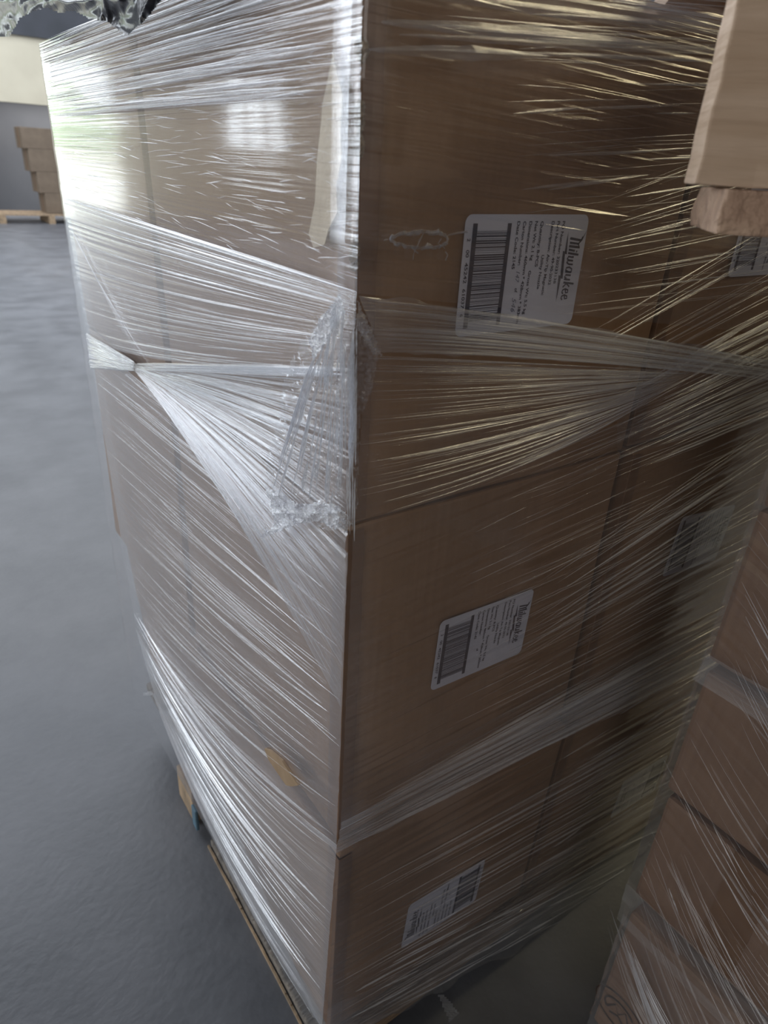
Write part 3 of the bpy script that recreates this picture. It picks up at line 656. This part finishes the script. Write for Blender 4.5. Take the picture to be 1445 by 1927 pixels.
# its film: built on planes x = const facing the gap
nw = empty('stretch_wrap', (.42, -.4, .05)); tag(nw, 'clear stretch film with long bright creases round the neighbouring load', 'plastic wrap')
WO_save = WO
def nsheet(name, A0, A1, B0, B1, mat, x, nt=160, nu=12, amp=.002, fr=30, seed=0, edge=0, xb=None):
    A0, A1, B0, B1 = map(Vector, (A0, A1, B0, B1)); vs = []; fs = []; uvs = []
    for i in range(nt+1):
        for j in range(nu+1):
            t_, u = i/nt, j/nu; p = A0.lerp(A1, t_).lerp(B0.lerp(B1, t_), u)
            xx = x if xb is None else x+(xb-x)*t_
            h = 1-2*abs(noise.noise(Vector((t_*fr, u*2, seed)))) + .4*noise.noise(Vector((t_*fr*3, u*3, seed)))
            q = Vector((xx-amp*h, p.x, p.y + (edge*noise.noise(Vector((u*9, i, seed))) if i in (0, nt) else 0))); vs.append(q-nw.location); uvs.append((u, t_))
    for i in range(nt):
        for j in range(nu): a = i*(nu+1)+j; fs.append((a, a+1, a+nu+2, a+nu+1))
    return link(name, uvmesh(name, vs, fs, uvs), mat, nw)
# coordinates here are (y, z); streaks sink towards the camera side
nsheet('film_band', (-.150, .33), (-.139, 1.20), (-.76, .10), (-.76, 1.0), M['film_thin'], NX-.012, amp=.003, fr=30, seed=80, xb=NX+.010)
nsheet('film_ledge', (-.165, .325), (-.150, .365), (-.70, .325), (-.70, .365), M['film_fan'], .388, fr=5, nt=30, seed=83, xb=NX-.014)
nsheet('film_band', (-.175, .05), (-.168, .335), (-.70, .03), (-.70, .33), M['film_mid'], .385, fr=14, nt=90, seed=81, edge=.01, xb=.395)
nsheet('film_ledge', (-.146, .745), (-.146, .775), (-.76, .74), (-.76, .775), M['film_dense'], NX-.012, nt=30, fr=6, seed=82, edge=.005, xb=NX+.008)
# returns round the far vertical edge (short sides facing the main stack)
vs = []; fs = []; uvs = []
for i in range(61):
    z = .06+1.14*i/60
    for j in range(9):
        x_ = (NX-.010 if z > .345 else .387) + j*.06; w = noise.noise(Vector((z*30, j*.4, 6)))*.002
        vs.append(Vector((x_, (-.145 if z > .345 else -.168)+w+(.004*(1-min(1, j))*-1), z))-nw.location); uvs.append((j/8, z))
for i in range(60):
    for j in range(8): a = i*9+j; fs.append((a, a+1, a+10, a+9))
link('film_return', uvmesh('ret', vs, fs, uvs), M['film_base'], nw)
WO = nw.location.copy(); _w = wrap; 
def nfolds(name, A0, A1, B0, B1, n, x, wmin, wmax, seed, span=(.2, .8), mat='fold', urange=(0, 1)):
    rnd = random.Random(seed); A0, A1, B0, B1 = map(Vector, (A0, A1, B0, B1)); vs = []; fs = []; uvs = []
    for k in range(n):
        t_ = rnd.random(); L = rnd.uniform(*span); a0 = urange[0]+(urange[1]-urange[0])*(1-L)*rnd.random(); w = wmin+(wmax-wmin)*rnd.random()**2; ph = rnd.random()*20; base = len(vs); ns = 12; P = []
        for j in range(ns+1):
            u = a0+L*(urange[1]-urange[0])*j/ns; p = A0.lerp(A1, t_).lerp(B0.lerp(B1, t_), u); sag = .035*math.sin(PI*u)
            px_, py_ = p.x, p.y - sag + .002*noise.noise(Vector((u*5, ph, 0)))
            ww = 0
            P.append(Vector((x-.0015*rnd.random()*0-.001, px_, py_)))
        for j in range(ns+1):
            d = (P[min(j+1, ns)]-P[max(j-1, 0)]).normalized(); nr = Vector((-1, 0, 0)); s = d.cross(nr).normalized(); ww = w*math.sin(PI*(j+.2)/(ns+.4))**.6
            vs += [P[j]-s*ww-WO, P[j]+nr*ww-WO, P[j]+s*ww-WO]; uvs += [(j/ns, k), (j/ns, k+.5), (j/ns, k+1)]
        for j in range(ns): a = base+3*j; fs += [(a, a+1, a+4, a+3), (a+1, a+2, a+5, a+4)]
    return link(name, uvmesh(name, vs, fs, uvs, False), M[mat], nw)
nfolds('film_folds', (-.146, .34), (-.140, .74), (-.48, .18), (-.50, .55), 60, NX-.015, .0004, .0015, 90)
nfolds('film_folds', (-.146, .76), (-.140, 1.05), (-.50, .66), (-.50, .95), 60, NX+.000, .0004, .0016, 91)
nfolds('film_folds', (-.165, .335), (-.160, .60), (-.40, .10), (-.48, .33), 24, .386, .0004, .0014, 92, span=(.3, 1))
nfolds('film_creases', (-.170, .34), (-.150, .70), (-.40, .12), (-.46, .50), 34, NX-.018, .0004, .0014, 95, mat='glint', span=(.05, .3))
nfolds('film_creases', (-.180, .32), (-.175, .34), (-.36, .10), (-.42, .22), 26, .378, .0005, .0018, 96, mat='glint', span=(.2, .7))
nfolds('film_creases', (-.155, .78), (-.150, 1.0), (-.40, .6), (-.40, .9), 50, NX-.004, .0003, .0010, 97, mat='glint', span=(.2, .5))
nfolds('film_folds', (-.150, .32), (-.152, .345), (-.30, .17), (-.34, .22), 14, .382, .0006, .002, 93, span=(.3, .9))
# ------------------------------------------------------------------ raised wooden pallet at top right
ang = math.radians(-46); dep = .45
def cp(px, py, D=dep): return CAM + (fw + (px-722.5)/F*rt - (py-963.5)/F*up)*D
pb = cp(1297, 425); pt_ = cp(1300, 347)
e = empty('wooden_pallet', (pb.x, pb.y, pb.z), ang); tag(e, 'pale wooden pallet corner raised high at the upper right edge', 'pallet')
Ri = Matrix.Rotation(-ang, 3, 'Z')
bt = (cp(1300, 347)-pb).z
q1 = Ri @ (cp(1312, 347)-pb); 
def wob_box(name, x0, x1, y0, y1, z0, z1, mat, amp=.0015, cuts=10, sd=0):
    bm = bmesh.new(); bm_box(bm, x0, x1, y0, y1, z0, z1, .0015)
    bmesh.ops.subdivide_edges(bm, edges=[e_ for e_ in bm.edges if e_.calc_length() > .015], cuts=cuts, use_grid_fill=True)
    for v in bm.verts: v.co += Vector((noise.noise(v.co*60+Vector((sd, 0, 0))), noise.noise(v.co*60+Vector((0, sd, 5))), .6*noise.noise(v.co*45+Vector((5, sd, 0)))))*amp
    return link(name, fin(bm, name), mat, e)
wob_box('bottom_board', 0, 1.0, -.07, 0, 0, bt-.001, M['wood_end'], .0022, sd=1)
wob_box('pallet_block', q1.x-.018, q1.x+.145, -.066, -.036, bt, bt+.135, M['wood'], .0012, sd=2)
wob_box('pallet_block', .45, .59, -.066, -.036, bt, bt+.135, M['wood'], .0012, sd=3)
wob_box('pallet_block', .86, .99, -.066, -.036, bt, bt+.135, M['wood'], .0012, sd=4)
wob_box('stringer_board', 0, 1.0, -.07, 0, bt+.136, bt+.156, M['wood'], .001, sd=5)
for i in range(3): wob_box('deck_board', .0+i*.3, .1+i*.3, -.07, .5, bt+.157, bt+.177, M['wood'], .001, sd=6+i)
s = Ri @ (cp(1382, 75)-pb)
lm = lump('dark_knot', 0, 0, 0, .0022, .0012, .0055, M['knot'], .3, 3, 2); lm.parent = e; lm.location = (s.x+.012, -.0665, s.z)
